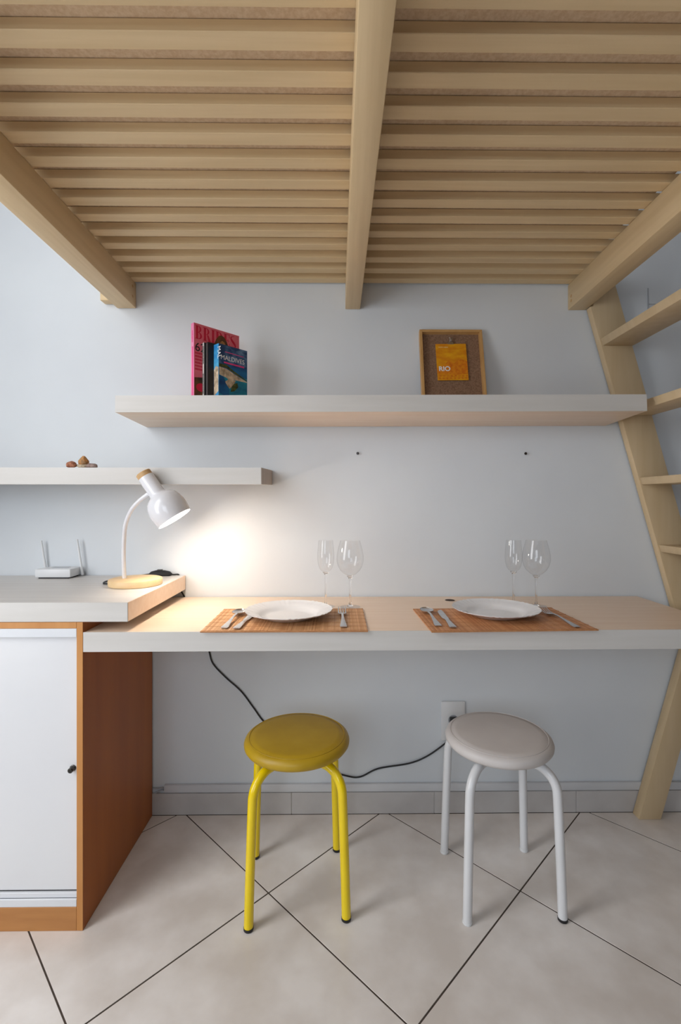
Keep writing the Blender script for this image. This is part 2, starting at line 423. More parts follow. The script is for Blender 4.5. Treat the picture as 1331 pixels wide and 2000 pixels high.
# ---------------------------------------------------------------- ladder
SL = 0.283
lx = lambda z: .998 + SL * (1.536 - z)
ladder = thing('ladder', 'cream painted wooden ladder with sloping rails and flat treads beside the shelf', 'ladder', (1.25, 1.5, 0))
def lp(poly, y0, y1, name):
    return MB().prism([(a - 1.25, b) for a, b in poly], y0 - 1.5, y1 - 1.5, 'y').build(name, M['ladder'], ladder, bevel=0.002)
W = .114
for y0, y1 in ((1.732, 1.762), (1.13, 1.16)):
    lp([(lx(0), 0), (lx(0) + W, 0), (lx(1.99) + W, 1.99), (.918, 1.99), (.918, 1.859), (lx(1.859), 1.859)], y0, y1, 'rail')
for z in (1.716, 1.464, 1.212, .968, .72, .47, .22):
    p = [(lx(z) + .004, z), (lx(z) + W, z), (lx(z) + W - .007, z + .026), (lx(z) - .004, z + .026)]
    lp(p, 1.1605, 1.7315, 'tread')
bz = .615
lp([(1.0788, 0), (1.160, 0), (1.160 + SL * (bz - .15), bz - .15), (1.0788 + SL * bz, bz)], 1.724, 1.7625, 'brace')

# ---------------------------------------------------------------- wall shelves
sh = thing('wall_shelf', 'long thick pale wall shelf holding books and a picture frame', 'shelf', (.136, 1.774, 1.455), (math.radians(-2.2), math.radians(-.26), 0))
MB().box((-.852, -.243, -.027), (.847, 0, .0265)).build('slab', M['lam'], sh, bevel=0.001)
MB().box((-.852, -.2452, -.027), (.847, -.2432, .0268)).build('edge_band', M['lam_edge'], sh)
s2 = thing('wall_shelf', 'thin lower wall shelf behind the desk lamp with stones on it', 'shelf', (-1.4, 1.774, 1.2395), (math.radians(1.7), 0, 0))
MB().box((-.28, -.235, -.027), (1.145, 0, .0265)).build('slab', M['lam_grey'], s2, bevel=0.001)
MB().box((-.28, -.2372, -.027), (1.145, -.2352, .0266)).build('edge_band', M['lam_edge'], s2)
MB().box((1.1452, -.2365, -.0268), (1.1468, -.0005, .0264)).build('end_cap', M['lam_end'], s2)

# ---------------------------------------------------------------- cabinet, countertop, desk
CF, CB, CRX, CLX = 1.2923, 1.766, -.6915, -1.66
cab = thing('cabinet', 'honey brown wooden cabinet with white sliding door under the countertop', 'cabinet', (-1.2, 1.53, 0))
def cb(a, b, name, m, bevel=0.0008, parent=None):
    off = Vector((-1.2, 1.53, 0))
    return MB().box(Vector(a) - off, Vector(b) - off).build(name, M[m], parent or cab, bevel=bevel, seg=1)
cb((CRX - .0165, CF + .0015, 0), (CRX, CB, .8275), 'side_panel', 'wood_side')
cb((CRX - .0168, CF, .0005), (CRX, CF + .0014, .8275), 'edge_strip', 'wood_front')
cb((CLX, CF, 0), (CLX + .0165, CB, .8275), 'side_panel', 'wood_side')
cb((CLX + .0167, CF + .0003, .0), (CRX - .0170, CF + .018, .064), 'plinth', 'wood_plinth')
cb((CLX + .0167, CF + .0003, .8105), (CRX - .0170, CB, .8275), 'top_panel', 'wood_front')
cb((CLX + .0167, CB - .006, .0642), (CRX - .0170, CB, .81), 'back_panel', 'wood_side')
cb((CLX + .0167, CF + .0182, .046), (CRX - .0170, CB - .007, .064), 'bottom_panel', 'wood_side')
cb((CLX + .0167, CF + .001, .7865), (CRX - .0172, CF + .012, .8100), 'track', 'alu')
cb((CLX + .0167, CF + .0005, .0645), (CRX - .0172, CF + .006, .0845), 'track', 'alu')
cb((CLX + .0167, CF + .006, .0845), (CRX - .0172, CF + .016, .0978), 'track', 'alu')
cb((CLX + .0167, CF + .0125, .0980), (CRX - .0172, CF + .030, .1003), 'gap_shade', 'gap')  # dark strip whose colour stands for the shade in the door gap
cb((CLX + .0167, CF + .0165, .0645), (CRX - .0172, CF + .040, .0990), 'gap_shade', 'gap')  # dark filler behind the tracks, coloured as the same gap shade
d1 = cb((-1.24, CF + .013, .1005), (CRX - .0178, CF + .029, .8090), 'door', 'door')
d2 = cb((CLX + .0172, CF + .032, .1005), (-1.20, CF + .048, .8090), 'door', 'door')
mx = Matrix.Translation((-.7245 + 1.2, CF + .013 - 1.53, .4301)) @ Matrix.Rotation(PI / 2, 4, 'X')
MB().lathe([(0, -.002), (.0085, -.002), (.0085, .002), (.0068, .003), (.0068, .015), (.0055, .0165), (0, .0165)], 20, mx).build('lock', M['dark_metal'], d1)
MB().box((-.0008, -.003, .0166), (.0008, .003, .0172), Matrix.Translation((-.7245 + 1.2, CF + .013 - 1.53, .4301)) @ Matrix.Rotation(PI / 2, 4, 'X')).build('keyhole', M['black'], d1)

ct = thing('countertop', 'thick pale grey countertop slab lying on the wooden cabinet', 'countertop', (-1.2, 1.53, .8285))
def cc(a, b, name, m, bevel=0.0008):
    off = Vector((-1.2, 1.53, .8285))
    return MB().box(Vector(a) - off, Vector(b) - off).build(name, M[m], ct, bevel=bevel, seg=1)
cc((-1.69, CF, .8285), (-.5725, 1.7685, .8800), 'slab', 'lam_grey')
cc((-1.69, CF - .0016, .8285), (-.5709, CF - .0001, .8801), 'edge_band', 'lam_edge')
cc((-.5724, CF, .8285), (-.5709, 1.7685, .8801), 'edge_band', 'lam')

DZ = .800
desk = thing('wall_desk', 'long pale wall mounted desk top laid with two place settings', 'desk', (.2, 1.77, DZ))
DSK = [(-.6905, 1.2940), (1.099, 1.3060), (1.099, 1.7685), (-.6905, 1.7685)]
MB().prism([(a - .2, b - 1.77) for a, b in DSK], -.0525, 0).build('slab', M['lam'], desk, bevel=0.0012, seg=1)
MB().prism([(-.6905 - .2, 1.2922 - 1.77), (1.1005 - .2, 1.3042 - 1.77), (1.1005 - .2, 1.3059 - 1.77), (-.6905 - .2, 1.2939 - 1.77)], -.0525, .0003).build('edge_band', M['lam_edge'], desk)
mx = Matrix.Translation((.388 - .2, 1.7 - 1.77, 0.0001))
MB().lathe([(.0165, -.001), (.0185, .0008), (.0185, -.001)], 24, mx, close=True).build('grommet', M['lam_end'], desk)
MB().lathe([(0, -.001), (.0165, -.001), (.0165, .0004), (0, .0004)], 24, mx).build('cable_hole_shade', M['hole'], desk)  # dark disc on the desk top, painted with the shade of a hole

# ---------------------------------------------------------------- stools
def stool(label, legs_m, seat_m, loc, rz, cap_ms, seat_label):
    t = thing('stool', label, 'stool', loc, (0, 0, rz), 'round stools under the desk')
    seat = MB().lathe([(0, .4205), (.140, .4205), (.1500, .4245), (.1555, .432), (.1565, .4395), (.1530, .4480), (.1455, .4535),
                       (.1425, .4545), (.1418, .4538), (.1410, .4550), (.12, .4568), (.06, .4580), (0, .4583)], 64).build('seat', M[seat_m], t, angle=60)
    MB().lathe([(.1412 + .0011 * math.cos(a), .4549 + .0011 * math.sin(a)) for a in [2 * PI * k / 8 for k in range(8)]], 64, close=True).build('piping', M[seat_m], seat)
    plate = MB().lathe([(0, .4150), (.118, .4150), (.118, .4202), (0, .4202)], 40).build('seat_plate', M['black'], t)
    for k in range(4):
        a = PI / 4 + k * PI / 2
        c, s = math.cos(a), math.sin(a)
        pts = [(.187, .006), (.183, .12), (.1775, .25), (.1735, .335)]
        for q in range(1, 9):
            th = q / 8 * PI / 2
            pts.append((.1725 - .062 * (1 - math.cos(th)), .340 + .0615 * math.sin(th)))
        pts.append((.06, .4015))
        leg = MB().tube([(r * c, r * s, z) for r, z in pts], .0128, 16, sub=2).build('leg', M[legs_m], t, angle=60)
        mx = Matrix.Translation((.187 * c, .187 * s, 0))
        MB().lathe([(0, 0), (.0118, 0), (.0135, .002), (.0135, .009), (0, .009)], 16, mx).build('foot_cap', M[cap_ms[k]], leg)
    return t
stool('round stool with mustard yellow vinyl seat and yellow tubular legs', 'yellow', 'yellow_seat', (-.1305, 1.4370, 0), .107, ['black'] * 4, 'm')
stool('round stool with grey white vinyl seat and white tubular legs', 'white_metal', 'white_seat', (.475, 1.441, 0), .022,
      ['plastic', 'plastic', 'plastic', 'black'], 'w')

# ---------------------------------------------------------------- desk lamp
LX, LY = -.667, 1.566
lamp = thing('desk_lamp', 'lit white desk lamp with round wooden base standing on the countertop', 'lamp', (LX, LY, .8803))
base = MB().lathe([(0, 0), (.079, 0), (.0815, .002), (.082, .006), (.082, .018), (.0805, .0205), (.077, .0215), (0, .0215)], 56).build('base', M['lamp_wood'], lamp)
MB().lathe([(.0, -.0002), (.078, -.0002), (.078, .0006), (0, .0006)], 40).build('felt_pad', M['black'], base)
HY = 1.505                        # forward lean added to spread the lamp's glow wider on the wall
def lq(x, z, t=1.0):
    y = LY + (HY - LY) * t
    return (x * y / LY - LX, y - LY, 1.15 + (z - 1.15) * y / LY - .8803)
MB().tube([lq(-.7036, .9015, 0), lq(-.7060, .97, .1), lq(-.7045, 1.03, .3), lq(-.7000, 1.075, .5), lq(-.6837, 1.118, .75), lq(-.6588, 1.1495, .92), lq(-.6305, 1.172, 1), lq(-.615, 1.182, 1)], .0066, 14).build('arm', M['lamp_white'], lamp)
c0 = Vector(lq(-.6360, 1.2335)); ax = Vector((.560, .03, -.8290)).normalized()
q = ax.to_track_quat('Z', 'Y').to_matrix().to_4x4()
mh = Matrix.Translation(c0) @ q
MB().lathe([(0, -.013), (.0215, -.013), (.0235, -.011), (.0235, .004), (0, .004)], 32, mh).build('cap', M['cork'], lamp)
head = [(.0265, .003), (.0275, .006), (.0275, .073), (.0300, .079), (.0430, .086), (.0545, .097), (.0620, .113), (.0655, .131), (.0660, .148), (.0640, .170), (.0622, .180),
        (.0606, .180), (.0624, .170), (.0644, .148), (.0639, .131), (.0604, .114), (.0530, .0985), (.0415, .088), (.0260, .080), (.0, .078)]
sc = .895
shade = MB().lathe([(0, .003)] + [(r * sc, z * sc) for r, z in head], 56, mh).build('shade', M['lamp_white'], lamp, angle=50)
MB().lathe([(0, .074), (.012, .075), (.013, .082), (.0195, .092), (.0215, .1), (.0195, .108), (.011, .1135), (0, .115)], 28, mh).build('bulb', M['bulb'], shade, angle=80)
pl = bpy.data.lights.new('lamp_glow', 'POINT')
pl.energy = 2.7; pl.color = (1.0, .84, .66); pl.shadow_soft_size = .024
po = bpy.data.objects.new('lamp_glow', pl); COL.objects.link(po)
po.parent = lamp; po.location = mh @ Vector((0, 0, .140))

# lamp cord with its inline switch and plug
cord = thing('power_cord', 'black power cord from the lamp hanging beneath the desk to the socket', 'cord', (-.49, 1.75, .60))
oc = Vector((-.49, 1.75, .60))
def off(L_): return [tuple(Vector(p) - oc) for p in L_]
path1 = [(-.752, 1.567, .8835), (-.775, 1.575, .8835), (-.785, 1.62, .8835), (-.755, 1.69, .8835), (-.715, 1.742, .8850), (-.675, 1.752, .8890), (-.635, 1.752, .8890),
         (-.612, 1.760, .8840), (-.598, 1.7705, .8825), (-.5945, 1.7716, .870), (-.5935, 1.7716, .835), (-.5885, 1.7716, .822), (-.5775, 1.7716, .804), (-.5745, 1.7716, .790), (-.5700, 1.7716, .745)]
MB().tube(off(path1), .0026, 8).build('cable', M['black'], cord)
path2 = [(-.5700, 1.7712, .7455), (-.540, 1.7705, .70), (-.4971, 1.770, .6312), (-.4851, 1.770, .6012), (-.4702, 1.770, .5544), (-.4235, 1.770, .5036), (-.3674, 1.770, .4528), (-.3207, 1.770, .3907), (-.2832, 1.770, .3399),
         (-.205, 1.770, .265), (-.124, 1.770, .2116), (-.04, 1.770, .160), (.0262, 1.770, .1375), (.0732, 1.770, .1353), (.139, 1.770, .165), (.2519, 1.770, .1832), (.3179, 1.770, .2091), (.3764, 1.768, .2502),
         (.410, 1.757, .290), (.420, 1.752, .330)]
MB().tube(off(path2), .0029, 8).build('cable', M['black'], cord)
mx = Matrix.Translation(Vector((-.655, 1.752, .8805)) - oc) @ Matrix.Rotation(-.02, 4, 'Z')
sw = MB().strip([(0, -.040, .006, .004, .004), (0, -.032, .008, .010, .008), (0, -.012, .010, .012, .010), (0, .018, .010, .012, .010), (0, .034, .008, .009, .008), (0, .042, .006, .004, .004)],
                mx @ Matrix.Rotation(PI / 2, 4, 'Z')).build('inline_switch', M['black'], cord)
MB().box((-.012, -.005, .0195), (.006, .005, .0235), mx).build('rocker', M['dark_metal'], sw, bevel=.001)
MB().box(Vector((.4005, 1.7435, .330)) - oc, Vector((.4285, 1.7655, .3585)) - oc).build('plug', M['black'], cord, bevel=.004)
MB().tube(off([(-.7535, 1.5662, .8838), (-.7495, 1.5662, .8842)]), .0045, 10, smooth=False).build('strain_relief', M['black'], cord)

so = thing('wall_socket', 'white rectangular wall socket plate behind the white stool', 'socket', (.4155, 1.775, .33))
MB().box((-.0440, -.0085, -.062), (.0440, -.0002, .0815)).build('plate', M['plastic'], so, bevel=.003)
MB().lathe([(0, 0), (.019, 0), (.019, .0008), (0, .0008)], 24, Matrix.Translation((0, -.0086, .014)) @ Matrix.Rotation(PI / 2, 4, 'X')).build('outlet', M['plastic_grey'], so)

# screws left in the wall
for x, lab in ((.0624, 'small dark screw in the wall above the left pair of glasses'), (.6840, 'small dark screw in the wall above the right pair of glasses')):
    o = MB().lathe([(0, -.004), (.0022, -.004), (.0022, .007), (.0048, .008), (.0052, .0095), (.0040, .0112), (0, .0116)], 14,
                   Matrix.Rotation(PI / 2, 4, 'X')).build('wall_screw', M['dark_metal'], loc=(x, 1.7752, 1.3285))
    tag(o, lab, 'screw', 'screws in the wall')

# ---------------------------------------------------------------- router
ro = thing('router', 'white network router with two upright antennas on the countertop', 'router', (-1.0105, 1.69, .8803), (0, 0, 0))
MB().prism([(-.062, 0), (.062, 0), (.060, .078), (-.058, .078)], .004, .0335).build('body', M['plastic'], ro, bevel=.004)
MB().prism([(-.025, .030), (.035, .034), (.032, .060), (-.024, .058)], .0330, .0342).build('vent_panel', M['plastic_grey'], ro)
MB().box((-.052, .006, 0), (.052, .07, .0045)).build('foot', M['gap'], ro)
for a, b in (((-.0665, .072, .020), (-.0795, .066, .1285)), ((.0700, .066, .004), (.0515, .064, .133))):
    MB().tube([a, (a[0] + (b[0] - a[0]) * .2, a[1] + (b[1] - a[1]) * .2, a[2] + (b[2] - a[2]) * .2), b], lambda t: .0050 - .0018 * t, 10, sub=4).build('antenna', M['plastic'], ro)

# ---------------------------------------------------------------- stones
def stone(seed, r, sc_, loc, m, label, spike=0):
    rng = random.Random(seed)
    bm = bmesh.new(); bmesh.ops.create_icosphere(bm, subdivisions=2, radius=r)
    for v in bm.verts:
        d = 1 + .28 * mnoise.noise(v.co * (1.1 / r) + Vector((seed * 3.1, 0, 0)))
        v.co = Vector((v.co.x * sc_[0], v.co.y * sc_[1], v.co.z * sc_[2])) * d
        if spike and v.co.z > 0: v.co.x *= 1 - spike * min(v.co.z / r, .9); v.co.y *= 1 - spike * min(v.co.z / r, .9); v.co.x += v.co.z * .25
    zmin = min(v.co.z for v in bm.verts) + r * .12
    for v in bm.verts: v.co.z = max(v.co.z, zmin) - zmin
    me = bpy.data.meshes.new('stone'); bm.to_mesh(me); bm.free(); me.materials.append(M[m])
    o = bpy.data.objects.new('stone', me); COL.objects.link(o); o.location = loc
    return tag(o, label, 'stone', 'stones on the lower shelf')
SZ = 1.2597
stone(1, .0165, (1.0, .9, .72), (-.868, 1.556, SZ), 'stone_red', 'rounded reddish brown stone on the lower shelf')
stone(2, .0165, (.95, .85, 1.05), (-.8330, 1.560, SZ + .0080), 'stone_amber', 'peaked amber brown stone lying on the pale flat one', .45)
stone(3, .0135, (1.35, .9, .62), (-.8030, 1.556, SZ), 'stone_grey', 'small flat mauve grey stone beside the peaked amber one')
stone(4, .018, (1.2, .8, .42), (-.8330, 1.560, SZ), 'stone_pale', 'flat pale cream stone under the peaked amber stone')

# ---------------------------------------------------------------- books on the long shelf
SHZ = 1.4868
BR = math.radians(47)
d_ = Vector((math.cos(BR), math.sin(BR), 0)); n_ = Vector((math.sin(BR), -math.cos(BR), 0))
def book(name, label, cat, corner, width, height, thick, cover_m, spine_m, rz, group=None):
    """local x runs from spine to fore-edge, local -y is the front cover, z up"""
    t = thing(name, label, cat, corner, (0, 0, rz), group)
    MB().box((.0015, .0008, .001), (width - .002, thick - .0008, height - .001)).build('pages', M['paper'], t, smooth=False)
    MB().box((0.0006, 0, 0), (width, .0008, height)).build('front_cover', M[cover_m], t, smooth=False)
    MB().box((0.0006, thick - .0008, 0), (width, thick, height)).build('back_cover', M[cover_m], t, smooth=False)
    MB().box((0, 0, 0), (.0015, thick, height)).build('spine', M[spine_m], t, smooth=False)
    return t
FACE = Matrix.Rotation(PI / 2, 4, 'X')                       # text plane turned to face -y
def face(x, z, y=-.0003): return Matrix.Translation((x, y, z)) @ FACE
SPN = Matrix.Rotation(-PI / 2, 4, 'Z') @ FACE                # text plane turned to face -x
def onspine(y, z, down=False):
    m_ = Matrix.Translation((-.0003, y, z)) @ SPN
    return m_ @ Matrix.Rotation(-PI / 2, 4, 'Z') if down else m_

def didone(word, x0, z0, h, material, parent, mid=None):
    """high-contrast serif capitals as flat print: thick stems, hairline serifs, crescent bowls"""
    m = MB(); x = x0
    def rect(a, b, c, d): m.prism([(a, b), (c, b), (c, d), (a, d)], -.0003, -.0001, 'y')
    def bowl(cx, cz, rx, rz, tk):
        outer = [(cx + rx * math.sin(a), cz + rz * math.cos(a)) for a in [PI * k / 14 for k in range(15)]]
        inner = [(cx + (rx - tk) * math.sin(a), cz + (rz - tk * .16) * math.cos(a)) for a in [PI * k / 14 for k in range(15)]]
        for k in range(14):
            m.prism([outer[k], outer[k + 1], inner[k + 1], inner[k]], -.0003, -.0001, 'y')
    s = h * .19; hl = h * .035
    for ch in word:
        w = {'B': .62, 'R': .66, 'I': .34, 'D': .68, 'E': .58, 'S': .52}[ch] * h
        if ch in 'BRDEI':
            sx = x + h * .07
            rect(sx, z0, sx + s, z0 + h)
            rect(x, z0, sx + s + h * .07, z0 + hl); rect(x, z0 + h - hl, sx + s + h * .07, z0 + h)
        if ch == 'B':
            bowl(sx + s, z0 + h * .755, w * .42, h * .245, s * .8); bowl(sx + s, z0 + h * .26, w * .52, h * .26, s * .9)
        if ch == 'R':
            bowl(sx + s, z0 + h * .74, w * .42, h * .26, s * .8)
            m.prism([(sx + s + w * .1, z0 + h * .48), (sx + s + w * .32, z0 + h * .48), (x + w + h * .02, z0), (x + w - s, z0)], -.0003, -.0001, 'y')
        if ch == 'D': bowl(sx + s, z0 + h * .5, w * .58, h * .5, s)
        if ch == 'E':
            for zz in (z0, z0 + h * .485, z0 + h - hl): rect(sx, zz, x + w * .9, zz + hl)
            for zz in (z0, z0 + h * .72): rect(x + w * .86, zz, x + w * .94, zz + h * .28)
            rect(x + w * .66, z0 + h * .36, x + w * .72, z0 + h * .64)
        if ch == 'S':
            pts = []
            for k in range(25):
                u = k / 24
                a = PI * .2 + u * PI * 1.3 if u < .5 else 0
                t_ = u * 2 - 1
                px = x + w * .5 + w * .40 * math.sin(-t_ * PI * 1.18) * (1 if abs(t_) < .9 else .9)
                pz = z0 + h * (.5 + .47 * math.sin(t_ * PI / 2))
                tk = hl + s * .8 * max(0, math.cos(t_ * PI * .62)) ** 1.5
                pts.append((px, pz, tk))
            for a, b in zip(pts, pts[1:]):
                dx, dz = b[0] - a[0], b[1] - a[1]; L_ = math.hypot(dx, dz) or 1
                nx, nz = -dz / L_ / 2, dx / L_ / 2
                m.prism([(a[0] + nx * a[2], a[1] + nz * a[2]), (b[0] + nx * b[2], b[1] + nz * b[2]), (b[0] - nx * b[2], b[1] - nz * b[2]), (a[0] - nx * a[2], a[1] - nz * a[2])], -.0003, -.0001, 'y')
        x += w + h * .04
    return m.build('title_lettering', material, parent, smooth=False)

mag = book('magazine', 'tall pink bridal magazine standing leftmost on the long shelf', 'magazine', (-.4794, 1.570, SHZ), .176, .2485, .0180, 'mag_cover', 'mag_spine', BR)
didone('BRIDES', .004, .198, .044, M['ink_red'], mag)
text('cover_lettering', '62', .040, M['ink_black'], mag, face(.003, .158))
def small_print(name, rows, material, parent, axis, d0, d1):
    """print too small to read: rows of short flat dashes (start, length, height, thickness)"""
    m = MB(); rng = random.Random(3)
    for x, L_, z, h in rows:
        e = x
        while e < x + L_ - .001:
            w = rng.uniform(.0015, .0042)
            w = min(w, x + L_ - e)
            m.prism([(e, z), (e + w, z), (e + w, z + h), (e, z + h)], d0, d1, axis) if axis == 'y' else m.prism([(z, e), (z + h, e), (z + h, e + w), (z, e + w)], d0, d1, axis)
            e += w + .0010
    return tag(m.build(name, material, parent, smooth=False), kind='stuff')
small_print('small_print', [(.004, (.044, .038, .046, .034, .040, .026)[k], .148 - .0105 * k, .0062) for k in range(6)], M['ink_red'], mag, 'y', -.0003, -.0001)
el = lambda cx, cz, rx, rz, n=20: [(cx + rx * math.cos(2 * PI * k / n), cz + rz * math.sin(2 * PI * k / n)) for k in range(n)]
MB().prism(el(.104, .150, .034, .082), -.0005, -.0003, 'y').build('cover_print', M['hair'], mag, smooth=False)
MB().prism(el(.108, .152, .020, .062), -.0007, -.0005, 'y').build('cover_print', M['stone_amber'], mag, smooth=False)
MB().prism([(.002, .002), (.060, .002), (.060, .060), (.030, .074), (.002, .070)], -.0005, -.0003, 'y').build('cover_print', M['hair'], mag, smooth=False)
MB().prism(el(.026, .040, .018, .014), -.0007, -.0005, 'y').build('cover_print', M['ink_red'], mag, smooth=False)
MB().prism([(.0055, .004), (.0115, .004), (.0115, .172), (.0055, .172)], -.0003, 0, 'x').build('spine_print', M['ink_pink'], mag, smooth=False)
small_print('small_print', [(.186, .038, .0062, .0060)], M['ink_pink'], mag, 'x', -.0003, 0)

gx = Vector((-.3995, 1.572, SHZ))
g1 = book('book', 'slim book with a grey paper spine between magazine and black book', 'book', tuple(gx - n_ * .0456 + d_ * -.0258), .118, .188, .0095, 'book_black', 'book_grey', BR, 'books on the long shelf')
small_print('small_print', [(.118, .060, .0022, .0050), (.020, .066, .0022, .0050)], M['ink_black'], g1, 'x', -.0003, 0)
g2 = book('book', 'black book with a dark spine beside the blue island guidebook', 'book', tuple(gx - n_ * .0288 + d_ * -.0210), .118, .187, .0165, 'book_black', 'book_black', BR, 'books on the long shelf')
MB().prism([(.0070, .002), (.0080, .002), (.0080, .184), (.0070, .184)], -.0003, 0, 'x').build('spine_print', M['book_grey'], g2, smooth=False)
g3 = book('book', 'blue island travel guidebook with a lagoon photo on its cover', 'book', tuple(gx), .113, .1815, .0285, 'blue_cover', 'blue_spine', BR, 'books on the long shelf')
MB().prism([(.002, .118), (.112, .118), (.112, .1805), (.002, .1805)], -.0003, -.0001, 'y').build('cover_print', M['sky_print'], g3, smooth=False)
MB().prism([(.002, .001), (.112, .001), (.112, .084), (.070, .088), (.002, .094)], -.0003, -.0001, 'y').build('cover_print', M['teal_print'], g3, smooth=False)
MB().prism([(.002, .106), (.030, .107), (.060, .094), (.112, .076), (.112, .079), (.060, .101), (.030, .117), (.002, .116)], -.0005, -.0003, 'y').build('cover_print', M['palm_print'], g3, smooth=False)
MB().prism([(.002, .080), (.012, .078), (.030, .074), (.042, .066), (.058, .072), (.112, .072), (.112, .074), (.060, .092), (.030, .104), (.002, .106)], -.0006, -.0004, 'y').build('cover_print', M['sand_print'], g3, smooth=False)
MB().prism([(.024, .060), (.032, .048), (.042, .040), (.056, .052), (.066, .070), (.040, .072)], -.0007, -.0005, 'y').build('cover_print', M['sand_print'], g3, smooth=False)
MB().prism([(.046, .030), (.060, .034), (.076, .050), (.072, .064), (.060, .060), (.050, .048)], -.0009, -.0007, 'y').build('cover_print', M['palm_print'], g3, smooth=False)
MB().prism([(.002, .020), (.040, .006), (.040, .036), (.018, .076), (.002, .078)], -.0007, -.0006, 'y').build('cover_print', M['blue_cover'], g3, smooth=False)
text('title_lettering', 'MALDIVES', .0215, M['ink_white'], g3, face(.007, .132, -.0006), sx=.98)
MB().prism([(.024, .158), (.098, .156), (.098, .158), (.024, .160)], -.0006, -.0003, 'y').build('cover_print', M['ink_pink'], g3, smooth=False)
MB().prism([(.020, .121), (.100, .1195), (.100, .1245), (.020, .126)], -.0006, -.0003, 'y').build('cover_print', M['ink_pink'], g3, smooth=False)
MB().prism([(.001, .026), (.0275, .012), (.0275, .098), (.016, .110), (.001, .104)], -.0003, -.0001, 'x').build('spine_print', M['sand_print'], g3, smooth=False)
text('spine_lettering', 'MAL', .026, M['ink_white'], g3, onspine(.0055, .172, True), sx=.8)

# ---------------------------------------------------------------- picture frame with card
LEAN = math.radians(-13.5)
pf = thing('picture_frame', 'light wooden box frame with burlap backing leaning on the long shelf', 'picture frame', (.4045, 1.689, SHZ + .0058), (LEAN, 0, .0))
FW, FH, FD, FT = .115, .2990, .024, .0095
MB().box((-FW, 0, 0), (-FW + FT, FD, FH)).build('frame_side', M['frame_wood'], pf, bevel=.0006, seg=1)
MB().box((FW - FT, 0, 0), (FW, FD, FH)).build('frame_side', M['frame_wood'], pf, bevel=.0006, seg=1)
MB().box((-FW + FT + .0002, 0, FH - FT), (FW - FT - .0002, FD, FH)).build('frame_side', M['frame_wood'], pf, bevel=.0006, seg=1)
MB().box((-FW + FT + .0002, 0, 0), (FW - FT - .0002, FD, FT)).build('frame_side', M['frame_wood'], pf, bevel=.0006, seg=1)
MB().box((-FW + FT + .0002, .0185, FT), (FW - FT - .0002, .0225, FH - FT)).build('backing', M['burlap'], pf, smooth=False)
clp = MB().prism([(-.012, .245), (.012, .245), (.006, .258), (-.006, .258)], .0115, .0180, 'y').build('clip', M['steel'], pf, bevel=.001)
for s in (-1, 1):
    MB().tube([(s * .003, .0115, .256), (s * .004, .0085, .266), (s * .0065, .008, .272), (s * .002, .008, .268), (0, .0095, .258)], .0011, 8).build('clip_wire', M['steel'], clp)
card = thing('postcard', 'amber orange RIO card clipped inside the wooden box frame', 'card', (.4045, 1.689, SHZ + .0058), (LEAN, 0, .0))
CX0, CX1, CZ0, CZ1 = -.0560, .0560, .1010, .2470
mxc = Matrix.Translation((0, .012, .174)) @ Matrix.Rotation(math.radians(-.8), 4, 'Y') @ Matrix.Translation((0, -.012, -.174))
cb2 = MB().box((CX0, .0120, CZ0), (CX1, .0135, CZ1), mxc).build('card_sheet', M['card'], card, smooth=False)
band = MB()
for r_ in range(2):
    for k in range(8):
        cx_ = CX0 + .008 + k * .0137 + (.003 if r_ else 0); cz_ = CZ0 + .008 + r_ * .009
        band.prism([(cx_ - .006, cz_), (cx_, cz_ + .0045), (cx_ + .006, cz_), (cx_, cz_ - .0045)], .0117, .0119, 'y', mxc)
band.build('printed_band', M['card_dark'], card, smooth=False)
hill = MB().prism([(CX0, .150), (-.030, .160), (-.010, .182), (.008, .168), (.030, .186), (CX1, .176), (CX1, .126), (.010, .122), (CX0, .128)], .0118, .01195, 'y', mxc)
hill.build('printed_hills', M['card_dark'], card, smooth=False)
text('title_lettering', 'RIO', .0255, M['ink_white'], card, mxc @ Matrix.Translation((CX0 + .006, .0115, .138)) @ FACE, extrude=.0002, sx=1.0, bold=.0007)
sp = small_print('small_print', [(CX0 + .010, .016, .231, .0040), (CX0 + .029, .016, .231, .0040)], M['card_light'], card, 'y', .0116, .0119)

# ---------------------------------------------------------------- place settings
def placemat(label, loc, rz, w, dpt, m):
    t = thing('placemat', label, 'placemat', loc, (0, 0, rz), 'placemats on the desk')
    sk = MB(); p = .004
    n = int(w / p)
    for k in range(n):
        x = -w / 2 + k * p
        sk.box((x + .0002, -dpt / 2, .0002), (x + p - .0003, dpt / 2, .0030 + .0005 * random.random()))
    tag(sk.build('sticks', M[m], t, smooth=False), kind='stuff')
    th = MB()
    for k in range(7):
        y = -dpt / 2 + .006 + k * (dpt - .012) / 6
        th.box((-w / 2, y - .0006, .0004), (w / 2, y + .0006, .0038))
    tag(th.build('threads', M['thread'], t, smooth=False), kind='stuff')
    MB().box((-w / 2, -dpt / 2 - .0015, 0), (w / 2, -dpt / 2 - .0001, .0036)).build('border', M['thread'], t, smooth=False)
    MB().box((-w / 2, dpt / 2 + .0001, 0), (w / 2, dpt / 2 + .0015, .0036)).build('border', M['thread'], t, smooth=False)
    return t
MZ = DZ + .0005
placemat('striped bamboo placemat nearer the desk lamp', (-.1520, 1.420, MZ), .006, .449, .266, 'bamboo')
placemat('darker bamboo placemat nearer the ladder', (.4665, 1.421, MZ), .034, .457, .268, 'bamboo_dark')

